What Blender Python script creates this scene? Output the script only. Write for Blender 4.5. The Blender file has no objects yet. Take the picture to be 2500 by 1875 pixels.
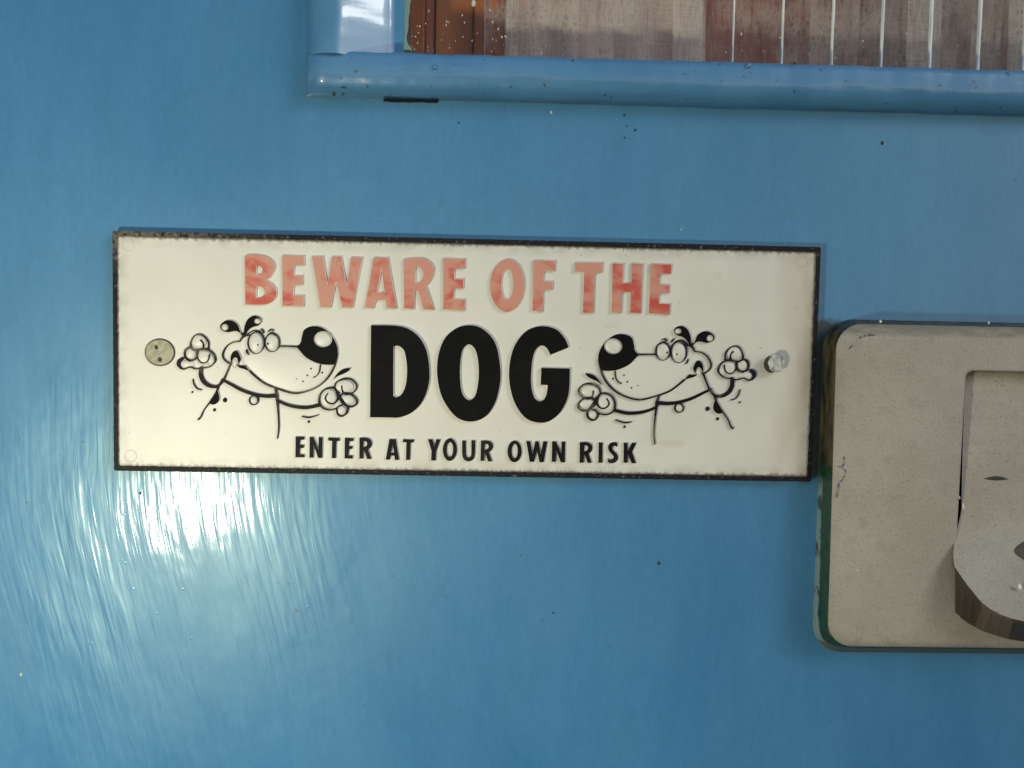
import bpy, bmesh, math, random
from mathutils import Matrix, Vector, noise
random.seed(7)
sc = bpy.context.scene
C = sc.collection
R = math.radians
PI = math.pi

# ---------------------------------------------------------------- place: the blue door
# everything is modelled in door coordinates (x right, y up the door, z out of the door, metres)
TILT = R(0)
M = Matrix(((1, 0, 0, 0), (0, math.sin(TILT), -math.cos(TILT), 0), (0, math.cos(TILT), math.sin(TILT), 1.3), (0, 0, 0, 1)))

# ---------------------------------------------------------------- camera
CR = Matrix(((0.9993412, -0.0186974, -0.0311057), (0.0207618, 0.9975081, 0.0674275), (0.0297675, -0.0680289, 0.9972392)))
CD = 0.284
cam = bpy.data.cameras.new('camera'); camo = bpy.data.objects.new('camera', cam); C.objects.link(camo)
cam.sensor_width = 36; cam.lens = 2430 / 2500 * 36; cam.clip_start = 0.01; cam.clip_end = 200
camo.matrix_world = M @ Matrix.Translation((0, 0, CD)) @ CR.to_4x4()
sc.camera = camo
cam.dof.use_dof = True; cam.dof.focus_distance = CD - 0.003; cam.dof.aperture_fstop = 9.0
sc.render.resolution_x = 1024; sc.render.resolution_y = 768

# ---------------------------------------------------------------- sky and sun
SUN = Vector((math.sin(R(50)) * math.cos(R(27)), math.sin(R(27)), math.cos(R(50)) * math.cos(R(27))))      # soft daylight from the upper right
sw = (M.to_3x3() @ SUN).normalized()
elev = math.asin(sw.z); azim = math.atan2(sw.x, sw.y)
w = bpy.data.worlds.new('World'); sc.world = w; w.use_nodes = True
nt = w.node_tree; nt.nodes.clear()
sky = nt.nodes.new('ShaderNodeTexSky'); sky.sky_type = 'NISHITA'; sky.sun_disc = False
sky.sun_elevation = elev; sky.sun_rotation = azim; sky.air_density = 1.0; sky.dust_density = 0.3; sky.ozone_density = 1.0
bg = nt.nodes.new('ShaderNodeBackground'); bg.inputs['Strength'].default_value = 0.065
out = nt.nodes.new('ShaderNodeOutputWorld')
nt.links.new(sky.outputs[0], bg.inputs[0]); nt.links.new(bg.outputs[0], out.inputs[0])
sl = bpy.data.lights.new('sun', 'SUN'); sl.energy = 0.88; sl.angle = R(20); sl.color = (1.0, 0.985, 0.95)
so = bpy.data.objects.new('sun', sl); C.objects.link(so)
so.rotation_euler = sw.to_track_quat('Z', 'Y').to_euler(); so.location = (0, -3, 3)
# the lit lamp whose reflection shows in the gloss paint below the left end of the sign
LD = Vector((-0.2585, -0.1993, 0.9452)).normalized(); LP = Vector((-0.0850, -0.0530, 0)) + LD * 0.30
al = bpy.data.lights.new('porch_lamp', 'AREA'); al.shape = 'DISK'; al.size = 0.032; al.energy = 0.62; al.color = (1.0, 0.95, 0.71)
ao = bpy.data.objects.new('porch_lamp', al); C.objects.link(ao)
ao.matrix_world = M @ (Matrix.Translation(LP) @ LD.to_track_quat('Z', 'Y').to_matrix().to_4x4())
sc.view_settings.view_transform = 'Standard'; sc.view_settings.look = 'None'
sc.view_settings.exposure = 0.26; sc.view_settings.gamma = 1.0
sc.cycles.max_bounces = 8; sc.cycles.use_denoising = True

# ---------------------------------------------------------------- pixel of the photograph -> point on a plane of the door
def at(u, v, z=0.0):
    d = CR @ Vector(((u - 1250) / 2430.0, -(v - 937.5) / 2430.0, -1))
    t = (z - CD) / d.z
    return (d.x * t, d.y * t)
MM = 284 / 2430.0 / 1000.0       # metres per photo pixel, about

# crops the outlines were read in
def crop(ox, oy, s):
    return lambda x, y: (ox + x * s, oy + y * s)
cA = crop(420, 740, 500 / 2212); cC = crop(560, 590, 560 / 2212); cE = crop(880, 770, 540 / 2212)
cF = crop(700, 1050, 440 / 2212); cG = crop(1130, 1050, 440 / 2212)
cB = crop(1380, 760, 500 / 2212)

# ---------------------------------------------------------------- object helpers
def setp(o, label=None, cat=None, group=None, kind=None):
    for k, v in (('label', label), ('category', cat), ('group', group), ('kind', kind)):
        if v: o[k] = v
    return o
def root(name, loc, **k):
    o = bpy.data.objects.new(name, None); C.objects.link(o); o.empty_display_size = 0.02
    o.matrix_world = M @ Matrix.Translation(loc); o['o'] = loc
    return setp(o, **k)
def link(name, me, mats, parent=None, org=None, smooth=False, **k):
    """mesh given in door coordinates"""
    o = bpy.data.objects.new(name, me); C.objects.link(o)
    if parent is not None:
        off = Vector(ORG[parent.name])
        o.parent = parent
    else:
        off = Vector(org or (0, 0, 0)); o.matrix_world = M @ Matrix.Translation(off)
    me.transform(Matrix.Translation(-off)); ORG[o.name] = tuple(off)
    if mats is not None and not me.materials:
        for m in (mats if isinstance(mats, (list, tuple)) else [mats]): me.materials.append(m)
    if smooth:
        for p in me.polygons: p.use_smooth = True
    return setp(o, **k)
ORG = {}
def thing(name, loc, **k):
    o = root(name, loc, **k); del o['o']; ORG[o.name] = tuple(loc); return o

def cat(pts, closed=True, n=8):
    """points (x, y) are corners, (x, y, 1) are smooth: Catmull-Rom samples"""
    P = [(Vector(p[:2]), len(p) > 2 and p[2]) for p in pts]; N = len(P); res = []
    rng = range(N) if closed else range(N - 1)
    for i in rng:
        p1, s1 = P[i]; p2, s2 = P[(i + 1) % N]
        if not s1 and not s2:
            res.append(p1.copy()); continue
        p0 = P[(i - 1) % N][0] if (closed or i > 0) else p1
        p3 = P[(i + 2) % N][0] if (closed or i < N - 2) else p2
        if s1: m1 = (p2 - p0) * 0.5
        else: m1 = None
        if s2: m2 = (p3 - p1) * 0.5
        else: m2 = None
        L = (p2 - p1).length
        def clampv(m): return m * min(1, 1.25 * L / max(m.length, 1e-9))
        if m1 is not None: m1 = clampv(m1)
        if m2 is not None: m2 = clampv(m2)
        if m1 is None: m1 = (p2 - p1) * 1.5 - m2 * 0.5
        if m2 is None: m2 = (p2 - p1) * 1.5 - m1 * 0.5
        for k in range(n):
            t = k / n; t2, t3 = t * t, t * t * t
            res.append(p1 * (2*t3 - 3*t2 + 1) + m1 * (t3 - 2*t2 + t) + p2 * (3*t2 - 2*t3) + m2 * (t3 - t2))
    if not closed: res.append(P[-1][0].copy())
    return res
def S(*pts): return [(p[0], p[1], 1) for p in pts]
def ell(cx, cy, rx, ry, n=28, rot=0.0):
    return [Vector((cx + rx*math.cos(2*PI*i/n)*math.cos(rot) - ry*math.sin(2*PI*i/n)*math.sin(rot),
                    cy + rx*math.cos(2*PI*i/n)*math.sin(rot) + ry*math.sin(2*PI*i/n)*math.cos(rot))) for i in range(n)]
def to_door(pts, crp, z): return [Vector(at(*crp(p[0], p[1]), z)) for p in pts]

def fill_mesh(name, loops, z0, z1, bevel=0.00012, res=2, back=False):
    cu = bpy.data.curves.new(name, 'CURVE'); cu.dimensions = '2D'; cu.fill_mode = 'BOTH'
    for lp in loops:
        s = cu.splines.new('POLY'); s.points.add(len(lp) - 1)
        for q, p in zip(s.points, lp): q.co = (p[0], p[1], 0, 1)
        s.use_cyclic_u = True
    h = z1 - z0
    cu.bevel_depth = bevel; cu.bevel_resolution = res; cu.offset = -bevel; cu.extrude = max(h / 2 - bevel, 0)
    ob = bpy.data.objects.new(name, cu); C.objects.link(ob)
    dg = bpy.context.evaluated_depsgraph_get(); dg.update()
    me = bpy.data.meshes.new_from_object(ob.evaluated_get(dg)); me.name = name
    bpy.data.objects.remove(ob); bpy.data.curves.remove(cu)
    me.transform(Matrix.Translation((0, 0, (z0 + z1) / 2)))
    return me
def top_material(me, mats, zt, tol=0.00004):
    me.materials.clear()
    for m in mats: me.materials.append(m)
    for p in me.polygons:
        p.material_index = 0 if (p.normal.z > 0.7 and p.center.z > zt - tol) else 1
def join_meshes(name, mes):
    bm = bmesh.new()
    for m in mes: bm.from_mesh(m)
    me = bpy.data.meshes.new(name); bm.to_mesh(me); bm.free()
    return me
def mesh(name, v, f):
    me = bpy.data.meshes.new(name); me.from_pydata([tuple(x) for x in v], [], f); me.update(); return me
def box(x0, x1, y0, y1, z0, z1, bevel=0.0, name='box'):
    bm = bmesh.new(); bmesh.ops.create_cube(bm, size=1)
    bmesh.ops.scale(bm, vec=(x1-x0, y1-y0, z1-z0), verts=bm.verts)
    bmesh.ops.translate(bm, vec=((x0+x1)/2, (y0+y1)/2, (z0+z1)/2), verts=bm.verts)
    if bevel: bmesh.ops.bevel(bm, geom=bm.edges[:] + bm.verts[:], offset=bevel, segments=3, affect='EDGES', profile=0.5)
    me = bpy.data.meshes.new(name); bm.to_mesh(me); bm.free(); return me
def loft(name, loops, cap0=False, cap1=False, closed=True):
    n = len(loops[0]); v = [p for l in loops for p in l]; f = []
    for k in range(len(loops) - 1):
        for i in range(n if closed else n - 1):
            j = (i + 1) % n; f.append((k*n+i, k*n+j, (k+1)*n+j, (k+1)*n+i))
    if cap0: f.append(tuple(range(n))[::-1])
    if cap1: f.append(tuple(range((len(loops)-1)*n, len(loops)*n)))
    return mesh(name, v, f)
def ragged(lp, a, s, seed, closed=True):
    o = []
    n = len(lp)
    for i in range(n):
        p, q = lp[i], lp[(i+1) % n]; m = max(1, int((q - p).length / 0.0006))
        for k in range(m):
            r_ = p.lerp(q, k / m); o.append(r_ + Vector((nz(r_.x, r_.y, s, a, seed), nz(r_.x, r_.y, s, a, seed + 5))))
    return o
def stroke_loop(pts, ws, crp, z, n=8, wmul=1.0):
    """tapered pen stroke -> closed outline in door coordinates"""
    if isinstance(ws, (int, float)): ws = [ws] * len(pts)
    sm = cat([(p[0], p[1], 1) for p in pts], closed=False, n=n)
    P = to_door(sm, crp, z); m = len(P); W = []
    for i in range(m):
        t = i / (m - 1) * (len(ws) - 1); k = min(int(t), len(ws) - 2) if len(ws) > 1 else 0
        W.append((ws[k] + (ws[min(k+1, len(ws)-1)] - ws[k]) * (t - k)) * 0.226 * MM * wmul)
    L, Rr = [], []
    for i in range(m):
        a = P[max(i-1, 0)]; b = P[min(i+1, m-1)]; d = (b - a).normalized(); nn = Vector((-d.y, d.x)) * W[i] / 2
        L.append(P[i] + nn); Rr.append(P[i] - nn)
    d0 = (P[0] - P[1]).normalized() * W[0] * 0.4; d1 = (P[-1] - P[-2]).normalized() * W[-1] * 0.4
    return L + [P[-1] + d1] + Rr[::-1] + [P[0] + d0]
def dome(name, loop, z0, h, rings=6, power=0.5):
    c = sum((Vector(p) for p in loop), Vector((0, 0))) / len(loop); loops = []
    for k in range(rings + 1):
        t = math.cos(k / rings * PI / 2); zz = z0 + h * math.sin(k / rings * PI / 2) ** (power * 2)
        t = max(t, 0.02)
        loops.append([(c.x + (p[0]-c.x)*t, c.y + (p[1]-c.y)*t, zz) for p in loop])
    return loft(name, loops, cap1=True)

# ---------------------------------------------------------------- material helpers
class NT:
    def __init__(s, name):
        s.m = bpy.data.materials.new(name); s.m.use_nodes = True; s.t = s.m.node_tree
        s.b = s.t.nodes['Principled BSDF']; s.o = s.t.nodes['Material Output']
        s.tc = s.n('ShaderNodeTexCoord'); s.co = s.tc.outputs['Object']
    def n(s, kind, **k):
        x = s.t.nodes.new(kind)
        for a, v in k.items(): setattr(x, a, v)
        return x
    def put(s, sock, v):
        if isinstance(v, bpy.types.NodeSocket): s.t.links.new(v, sock)
        else:
            if sock.type == 'RGBA' and len(v) == 3: v = (*v, 1)
            sock.default_value = v
    def map(s, scale=(1, 1, 1), rot=(0, 0, 0), loc=(0, 0, 0), src=None):
        x = s.n('ShaderNodeMapping'); s.put(x.inputs['Vector'], src or s.co)
        x.inputs['Scale'].default_value = scale; x.inputs['Rotation'].default_value = rot; x.inputs['Location'].default_value = loc
        return x.outputs[0]
    def noise(s, vec=None, scale=1.0, detail=2.0, rough=0.5, dist=0.0, col=False):
        x = s.n('ShaderNodeTexNoise'); s.put(x.inputs['Vector'], vec if vec is not None else s.co)
        x.inputs['Scale'].default_value = scale; x.inputs['Detail'].default_value = detail
        x.inputs['Roughness'].default_value = rough; x.inputs['Distortion'].default_value = dist
        return x.outputs['Color' if col else 'Fac']
    def math(s, op, a, b=None, c=None, clamp=False):
        x = s.n('ShaderNodeMath', operation=op, use_clamp=clamp); s.put(x.inputs[0], a)
        if b is not None: s.put(x.inputs[1], b)
        if c is not None: s.put(x.inputs[2], c)
        return x.outputs[0]
    def ramp(s, v, lo, hi, a=0.0, b=1.0):
        x = s.n('ShaderNodeMapRange', clamp=True, interpolation_type='SMOOTHSTEP'); s.put(x.inputs[0], v)
        for i, q in ((1, lo), (2, hi), (3, a), (4, b)): s.put(x.inputs[i], q)
        return x.outputs[0]
    def mix(s, f, a, b, mode='MIX'):
        x = s.n('ShaderNodeMix', data_type='RGBA', blend_type=mode); s.put(x.inputs[0], f); s.put(x.inputs[6], a); s.put(x.inputs[7], b)
        return x.outputs[2]
    def sep(s, v=None):
        x = s.n('ShaderNodeSeparateXYZ'); s.put(x.inputs[0], v or s.co); return x.outputs
    def comb(s, x_, y_, z_):
        x = s.n('ShaderNodeCombineXYZ'); s.put(x.inputs[0], x_); s.put(x.inputs[1], y_); s.put(x.inputs[2], z_); return x.outputs[0]
    def bump(s, h, dist, strength=1.0, normal=None):
        x = s.n('ShaderNodeBump'); x.inputs['Strength'].default_value = strength; x.inputs['Distance'].default_value = dist
        s.put(x.inputs['Height'], h)
        if normal is not None: s.put(x.inputs['Normal'], normal)
        return x.outputs[0]
    def set(s, **k):
        for a, v in k.items(): s.put(s.b.inputs[a.replace('_', ' ')], v)
        return s.m

def paint_material(name, rot=0.0, sc_=1.0):
    """gloss blue household paint laid on by brush"""
    t = NT(name)
    x, y, z = t.sep(); y = t.math('ADD', y, -0.75)            # the panel's origin is at the foot of the door
    lump = t.noise(t.map((22, 9, 22)), 1, 3)
    # warp the brush direction from place to place
    wv = t.noise(t.map((9, 6, 9), loc=(3.1, 1.7, 0)), 1, 1)
    ang = t.math('MULTIPLY', t.math('SUBTRACT', wv, 0.5), 0.009)
    lean = t.math('MULTIPLY', t.math('SMOOTH_MIN', t.math('ADD', y, 0.058), 0.0, 0.02), 0.26)     # strokes swing over lower down
    xs = t.math('ADD', t.math('ADD', x, lean), ang)
    sv = t.comb(xs, y, z)
    fine = t.noise(t.map((900, 34, 900), src=sv), 1, 2, 0.6)
    mid = t.noise(t.map((420, 45, 420), src=sv, loc=(5, 2, 0)), 1, 2, 0.5, 0.4)
    broad = t.noise(t.map((85, 22, 85), src=sv), 1, 2)
    # heavy brush marks in a patch at the lower left, flowed-out paint elsewhere
    rx = t.math('DIVIDE', t.math('ADD', x, 0.088), 0.044); ry = t.math('DIVIDE', t.math('ADD', y, 0.078), 0.050)
    dd = t.math('SQRT', t.math('ADD', t.math('MULTIPLY', rx, rx), t.math('MULTIPLY', ry, ry)))
    dd = t.math('ADD', dd, t.math('MULTIPLY', t.math('SUBTRACT', t.noise(t.map((45, 30, 45)), 1, 3), 0.5), 1.1))
    amt = t.ramp(dd, 0.75, 1.5, 1.0, 0.16)
    facet = t.math('ADD', t.noise(t.map((170, 42, 170), src=sv, loc=(2, 7, 0)), 1, 2, 0.5, 0.1), t.math('MULTIPLY', t.noise(t.map((85, 62, 85), src=sv, loc=(5, 3, 0)), 1, 1, 0.5), 1.3))
    h = t.math('ADD', t.math('MULTIPLY', mid, 1.0), t.math('MULTIPLY', fine, 0.30))
    h = t.math('ADD', h, t.math('MULTIPLY', facet, 1.35))
    h = t.math('MULTIPLY', h, amt)
    h = t.math('ADD', h, t.math('MULTIPLY', broad, 0.8))
    h = t.math('ADD', h, t.math('MULTIPLY', t.noise(t.map((1, 1, 1)), 260, 1), 0.10))
    spots = t.ramp(t.noise(None, 420, 0), 0.85, 0.9)              # nibs of dust caught in the paint
    h = t.math('ADD', h, t.math('MULTIPLY', spots, 0.25))
    nrm = t.bump(h, 0.00013)
    # colour: one paint, slightly uneven coats, and specks of dirt
    c = t.mix(t.ramp(lump, 0.3, 0.7), (0.042, 0.182, 0.375), (0.054, 0.206, 0.410))
    c = t.mix(t.math('MULTIPLY', t.ramp(mid, 0.35, 0.7), 0.10), c, (0.07, 0.215, 0.40))
    mot = t.math('ADD', t.noise(t.map((1, .35, 1), loc=(.3, .1, 0)), 700, 4, 0.75), t.math('MULTIPLY', t.noise(t.map((1, .22, 1)), 150, 3, .6), 0.6))
    c = t.mix(t.ramp(mot, 0.55, 1.05), t.mix(1.0, c, (0.91, 0.94, 0.94), 'MULTIPLY'), t.mix(1.0, c, (1.10, 1.065, 1.06), 'MULTIPLY'))
    dn = t.noise(t.map((1, 1, 1), loc=(.3, .7, 0)), 300, 2, 0.6)
    gr = t.ramp(t.noise(t.map((14, 14, 14)), 1, 3), 0.45, 0.75)
    c = t.mix(t.math('MULTIPLY', t.ramp(dn, 0.69, 0.75), t.math('MULTIPLY', gr, 0.8)), c, (0.03, 0.035, 0.03))
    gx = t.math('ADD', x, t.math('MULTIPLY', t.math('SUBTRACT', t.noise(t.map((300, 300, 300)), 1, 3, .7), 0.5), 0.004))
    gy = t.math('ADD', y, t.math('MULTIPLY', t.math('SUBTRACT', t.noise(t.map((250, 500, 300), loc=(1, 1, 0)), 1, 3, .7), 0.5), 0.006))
    slot = t.math('MULTIPLY', t.math('MULTIPLY', t.ramp(gx, SHADE_GRIME[0] - 0.0035, SHADE_GRIME[0] - 0.001), t.ramp(gx, SHADE_GRIME[1] + 0.004, SHADE_GRIME[1] + 0.001)), t.math('MULTIPLY', t.ramp(gy, SHADE_GRIME[2] - 0.003, SHADE_GRIME[2] + 0.004), t.ramp(gy, SHADE_GRIME[3] + 0.0006, SHADE_GRIME[3] - 0.002)))
    c = t.mix(t.math('MULTIPLY', slot, 0.93), c, (0.006, 0.006, 0.008))  # shade of the gap put into the paint colour, with some grime
    rough = t.ramp(t.noise(t.map((40, 20, 40)), 1, 3), 0.3, 0.7, 0.36, 0.46)
    t.set(Base_Color=c, Roughness=rough, Normal=nrm, Specular_IOR_Level=0.8)
    t.b.inputs['Specular Tint'].default_value = (0.75, 1.0, 0.9, 1)
    t.b.inputs['Coat Weight'].default_value = 0.36; t.b.inputs['Coat Roughness'].default_value = 0.11; t.b.inputs['Coat IOR'].default_value = 1.5
    t.put(t.b.inputs['Coat Normal'], nrm)
    return t.m
SHADE_GRIME = (0.0950, 0.1010, -0.046, 0.0015)      # painted shade, with some grime, in the gap between sign and lock plate (x0, x1, y0, y1), door coordinates shifted to the panel's origin
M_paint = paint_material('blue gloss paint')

def frame_paint():
    t = NT('blue paint on window moulding')
    x, y, z = t.sep()
    h = t.math('ADD', t.math('MULTIPLY', t.noise(t.map((40, 160, 160)), 1, 3), 1.0), t.math('MULTIPLY', t.noise(None, 420, 2), 0.12))
    nrm = t.bump(h, 0.0004)
    c = t.mix(t.ramp(t.noise(None, 60, 3), 0.35, 0.65), (0.062, 0.205, 0.40), (0.08, 0.235, 0.44))
    # grime gathered low on the moulding, in the crease against the door
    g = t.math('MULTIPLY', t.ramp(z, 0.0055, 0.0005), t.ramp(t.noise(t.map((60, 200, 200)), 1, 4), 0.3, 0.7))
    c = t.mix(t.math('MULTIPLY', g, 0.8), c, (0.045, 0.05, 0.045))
    sp = t.math('MULTIPLY', t.ramp(t.noise(t.map(loc=(.2, .1, 0)), 420, 2), 0.68, 0.74), 0.7)
    c = t.mix(sp, c, (0.03, 0.03, 0.025))
    t.set(Base_Color=c, Roughness=0.38, Normal=nrm)
    t.b.inputs['Coat Weight'].default_value = 1.0; t.b.inputs['Coat Roughness'].default_value = 0.07
    t.put(t.b.inputs['Coat Normal'], nrm)
    return t.m
M_frame = frame_paint()
def stile_paint():
    t = NT('thick gloss paint on upright')
    h = t.math('ADD', t.noise(t.map((60, 9, 60)), 1, 2), t.math('MULTIPLY', t.noise(t.map((300, 30, 300)), 1, 2), 0.12))
    nrm = t.bump(h, 0.00018)
    c = t.mix(t.ramp(t.noise(None, 60, 3), 0.35, 0.65), (0.065, 0.21, 0.40), (0.085, 0.24, 0.43))
    t.set(Base_Color=c, Roughness=0.30, Normal=nrm, Specular_IOR_Level=0.9)
    t.b.inputs['Coat Weight'].default_value = 1.0; t.b.inputs['Coat Roughness'].default_value = 0.05; t.put(t.b.inputs['Coat Normal'], nrm)
    return t.m
M_stile = stile_paint()

SW, SH = 0.19826, 0.06705; SX, SY = -0.00367, -0.01203; RIM = 0.00135
FZ, RZ, LZ = 0.0026, 0.0031, 0.00335        # sign face, rim and lettering heights
def sign_white():
    t = NT('yellowed white moulded plastic'); x, y, z = t.sep()
    ex = t.math('SUBTRACT', SW/2 - RIM, t.math('ABSOLUTE', x)); ey = t.math('SUBTRACT', SH/2 - RIM, t.math('ABSOLUTE', y))
    n1 = t.noise(None, 700, 3, 0.6); n2 = t.noise(t.map((60, 60, 60)), 1, 3)
    c = t.mix(t.ramp(n2, 0.3, 0.7), (0.62, 0.615, 0.555), (0.66, 0.655, 0.60))
    # brown ageing towards the right edge
    age = t.math('MULTIPLY', t.ramp(x, SW/2 - 0.016, SW/2 - 0.003), t.ramp(t.noise(t.map((120, 40, 120)), 1, 2), 0.25, 0.75, 0.25, 1))
    c = t.mix(t.math('MULTIPLY', age, 0.65), c, (0.42, 0.32, 0.215))
    # grime packed against the rim
    w1 = t.math('MULTIPLY', t.math('POWER', t.noise(t.map((1, .25, 1)), 900, 4, 0.7), 2.2), 0.0042)
    d1 = t.ramp(ey, 0.0, w1, 0.95, 0.0)
    dcol = (0.035, 0.033, 0.025)
    c = t.mix(d1, c, dcol)
    w2 = t.math('MULTIPLY', t.math('POWER', t.noise(t.map((.25, 1, 1)), 700, 4, 0.7), 2.2), 0.0022)
    c = t.mix(t.ramp(ex, 0.0, w2, 0.7, 0.0), c, (0.10, 0.085, 0.06))
    haze = t.math('MULTIPLY', t.ramp(t.math('MINIMUM', ex, ey), 0.0, 0.0040, 0.34, 0.0), t.ramp(t.noise(None, 260, 3), 0.3, 0.7))
    c = t.mix(haze, c, (0.20, 0.17, 0.12))
    sp = t.ramp(t.noise(t.map(loc=(1, 2, 0)), 600, 1), 0.77, 0.82)
    c = t.mix(t.math('MULTIPLY', sp, 0.5), c, (0.20, 0.17, 0.11))
    st = t.math('MULTIPLY', t.ramp(t.noise(t.map((110, 220, 1), loc=(4, 1, 0)), 1, 3), 0.66, 0.8), 0.25)
    c = t.mix(st, c, (0.48, 0.33, 0.2))
    qx = t.math('DIVIDE', t.math('SUBTRACT', x, 0.0585), 0.0036); qy = t.math('DIVIDE', t.math('ADD', y, 0.0232), 0.0010)
    q = t.math('ADD', t.math('ADD', t.math('MULTIPLY', qx, qx), t.math('MULTIPLY', qy, qy)), t.math('MULTIPLY', t.math('SUBTRACT', n1, 0.5), 2.5))
    c = t.mix(t.ramp(q, 0.2, 1.8, 0.28, 0.0), c, (0.52, 0.36, 0.2))
    h = t.math('ADD', t.noise(None, 40, 2), t.math('MULTIPLY', t.noise(None, 900, 1), 0.02))
    t.set(Base_Color=c, Roughness=0.46, Normal=t.bump(h, 0.00012), Specular_IOR_Level=0.9, Subsurface_Weight=0.15, Subsurface_Scale=0.0006)
    t.b.inputs['Subsurface Radius'].default_value = (1, 0.8, 0.6)
    return t.m
M_white = sign_white()
def worn(name, base, wear, lo, hi, amount, rough=0.45, dark=None, spec=0.5):
    t = NT(name); x, y, z = t.sep()
    n = t.noise(t.map((95, 130, 95)), 1, 3, 0.6, 0.5)
    c = t.mix(t.math('MULTIPLY', t.ramp(n, lo, hi), amount), base, wear)
    f = t.noise(t.map((1, 1, 1)), 1500, 3, 0.7)
    if dark: c = t.mix(t.math('MULTIPLY', t.ramp(f, 0.60, 0.72), 0.35), c, dark)
    t.set(Base_Color=c, Roughness=rough, Normal=t.bump(f, 0.00002), Specular_IOR_Level=spec); return t.m
M_red = worn('faded red print', (0.50, 0.075, 0.055), (0.56, 0.265, 0.20), 0.32, 0.54, 0.97, 0.5, (0.36, 0.10, 0.08), 0.4)
M_black = worn('black print', (0.0035, 0.0035, 0.004), (0.012, 0.011, 0.011), 0.5, 0.8, 0.5, 0.6, None, 0.1)
M_line = worn('thin black print', (0.012, 0.010, 0.014), (0.20, 0.185, 0.15), 0.52, 0.66, 0.6, 0.5, None, 0.1)
M_small = worn('black lettering print', (0.005, 0.0045, 0.006), (0.03, 0.025, 0.025), 0.5, 0.75, 0.7, 0.55, None, 0.15)
def rim_mat():
    t = NT('chipped black rim'); x, y, z = t.sep()
    n = t.noise(None, 900, 3, 0.7)
    left = t.ramp(x, -0.045, -0.098, 0.0, 1.0); top = t.ramp(y, 0.02, 0.033)
    c = t.mix(t.math('MULTIPLY', t.math('MULTIPLY', left, top), t.ramp(n, 0.35, 0.6)), (0.010, 0.009, 0.012), (0.16, 0.14, 0.10))
    c = t.mix(t.math('MULTIPLY', t.ramp(n, 0.60, 0.68), 0.5), c, (0.22, 0.20, 0.15))
    t.set(Base_Color=c, Roughness=0.6, Normal=t.bump(n, 0.00012), Specular_IOR_Level=0.2); return t.m
M_rim = rim_mat()

# ================================================================ DOOR
# opening of the window, read off the photograph
gx0 = at(985, 60, 0)[0]                      # left edge of the glass
ry_top = (at(1000, 128, 0.008)[1] + at(2500, 164, 0.008)[1]) / 2
ry_bot = (at(1000, 252, 0)[1] + at(2300, 270, 0)[1]) / 2
fx0 = at(750, 100, 0)[0]
DX0, DX1, DY0, DY1 = -0.395, 0.50, -0.75, 0.95
WX1, WY1 = 0.36, 0.62                        # far side of the window, out of frame
door = thing('door', (0, DY0, 0), label='light blue gloss-painted door with a window, carrying the dog warning sign', cat='door')
# panel with the opening: rounded grid of strips, one skin
def door_panel():
    xs = [DX0, gx0, WX1, DX1]; ys = [DY0, ry_top - 0.004, WY1, DY1]
    v, f = [], []
    for z in (0.0, -0.04):
        for yy in ys:
            for xx in xs: v.append((xx, yy, z))
    q = lambda i, j, k: k*16 + j*4 + i
    for j in range(3):
        for i in range(3):
            if i == 1 and j == 1: continue
            f.append((q(i,j,0), q(i+1,j,0), q(i+1,j+1,0), q(i,j+1,0)))
            f.append((q(i,j,1), q(i,j+1,1), q(i+1,j+1,1), q(i+1,j,1)))
    def wall(a, b): f.append((a[0]+0, b[0]+0, b[0]+16, a[0]+16))
    for i in range(3):
        f.append((q(i,0,0), q(i,0,1), q(i+1,0,1), q(i+1,0,0))); f.append((q(i,3,0), q(i+1,3,0), q(i+1,3,1), q(i,3,1)))
        f.append((q(0,i,0), q(0,i+1,0), q(0,i+1,1), q(0,i,1))); f.append((q(3,i,0), q(3,i,1), q(3,i+1,1), q(3,i+1,0)))
    f.append((q(1,1,0), q(2,1,0), q(2,1,1), q(1,1,1))); f.append((q(1,2,0), q(1,2,1), q(2,2,1), q(2,2,0)))
    f.append((q(1,1,0), q(1,1,1), q(1,2,1), q(1,2,0))); f.append((q(2,1,0), q(2,2,0), q(2,2,1), q(2,1,1)))
    return mesh('door_panel', v, f)
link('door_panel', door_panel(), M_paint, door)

# window moulding
def nz(x, y, s, a, seed=0): return noise.noise(Vector((x*s, y*s, seed))) * a
def extrude_profile(name, prof, a, b, axis, n=240, wob=0.00026, end=True):
    """profile (s, z) swept along x (axis 0) or y (axis 1); hand-painted unevenness"""
    loops = []
    for k in range(n + 1):
        t = k / n; p = a + (b - a) * t; l = []
        e = 1.0
        if end:
            dist = (p - a) if b > a else (a - p)
            e = min(1.0, math.sqrt(max(0.0, 1 - (1 - min(dist / 0.006, 1)) ** 2)) * 0.75 + 0.25)
        for i, (s, z) in enumerate(prof):
            ds = nz(p, s, 70, wob, 3) + nz(p, s, 260, wob * 0.5, 9)
            dz = nz(p, s, 90, wob, 13) + nz(p, s, 300, wob * 0.35, 19)
            if z < -0.001 or z <= 0: ds *= 0.3; dz = 0
            zz = z * e + dz
            l.append((p, s + ds, zz) if axis == 0 else (s + ds, p, zz))
        loops.append(l)
    return loft(name, loops, closed=False)
rw = ry_top - ry_bot
H = 0.0078
prof = [(ry_top - 0.0005, -0.012), (ry_top, 0.004), (ry_top - 0.0002, H - 0.0012), (ry_top - 0.0009, H - 0.0003), (ry_top - 0.0022, H)]
for k in range(1, 15):
    a = k / 14 * PI / 2
    prof.append((ry_top - 0.0050 - (rw - 0.0050) * math.sin(a) ** 0.95, H * math.cos(a) ** 0.62 if k < 14 else -0.0005))
link('window_rail', extrude_profile('window_rail', prof, fx0, WX1 + 0.02, 0, 700), M_frame, door, smooth=True)
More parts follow.
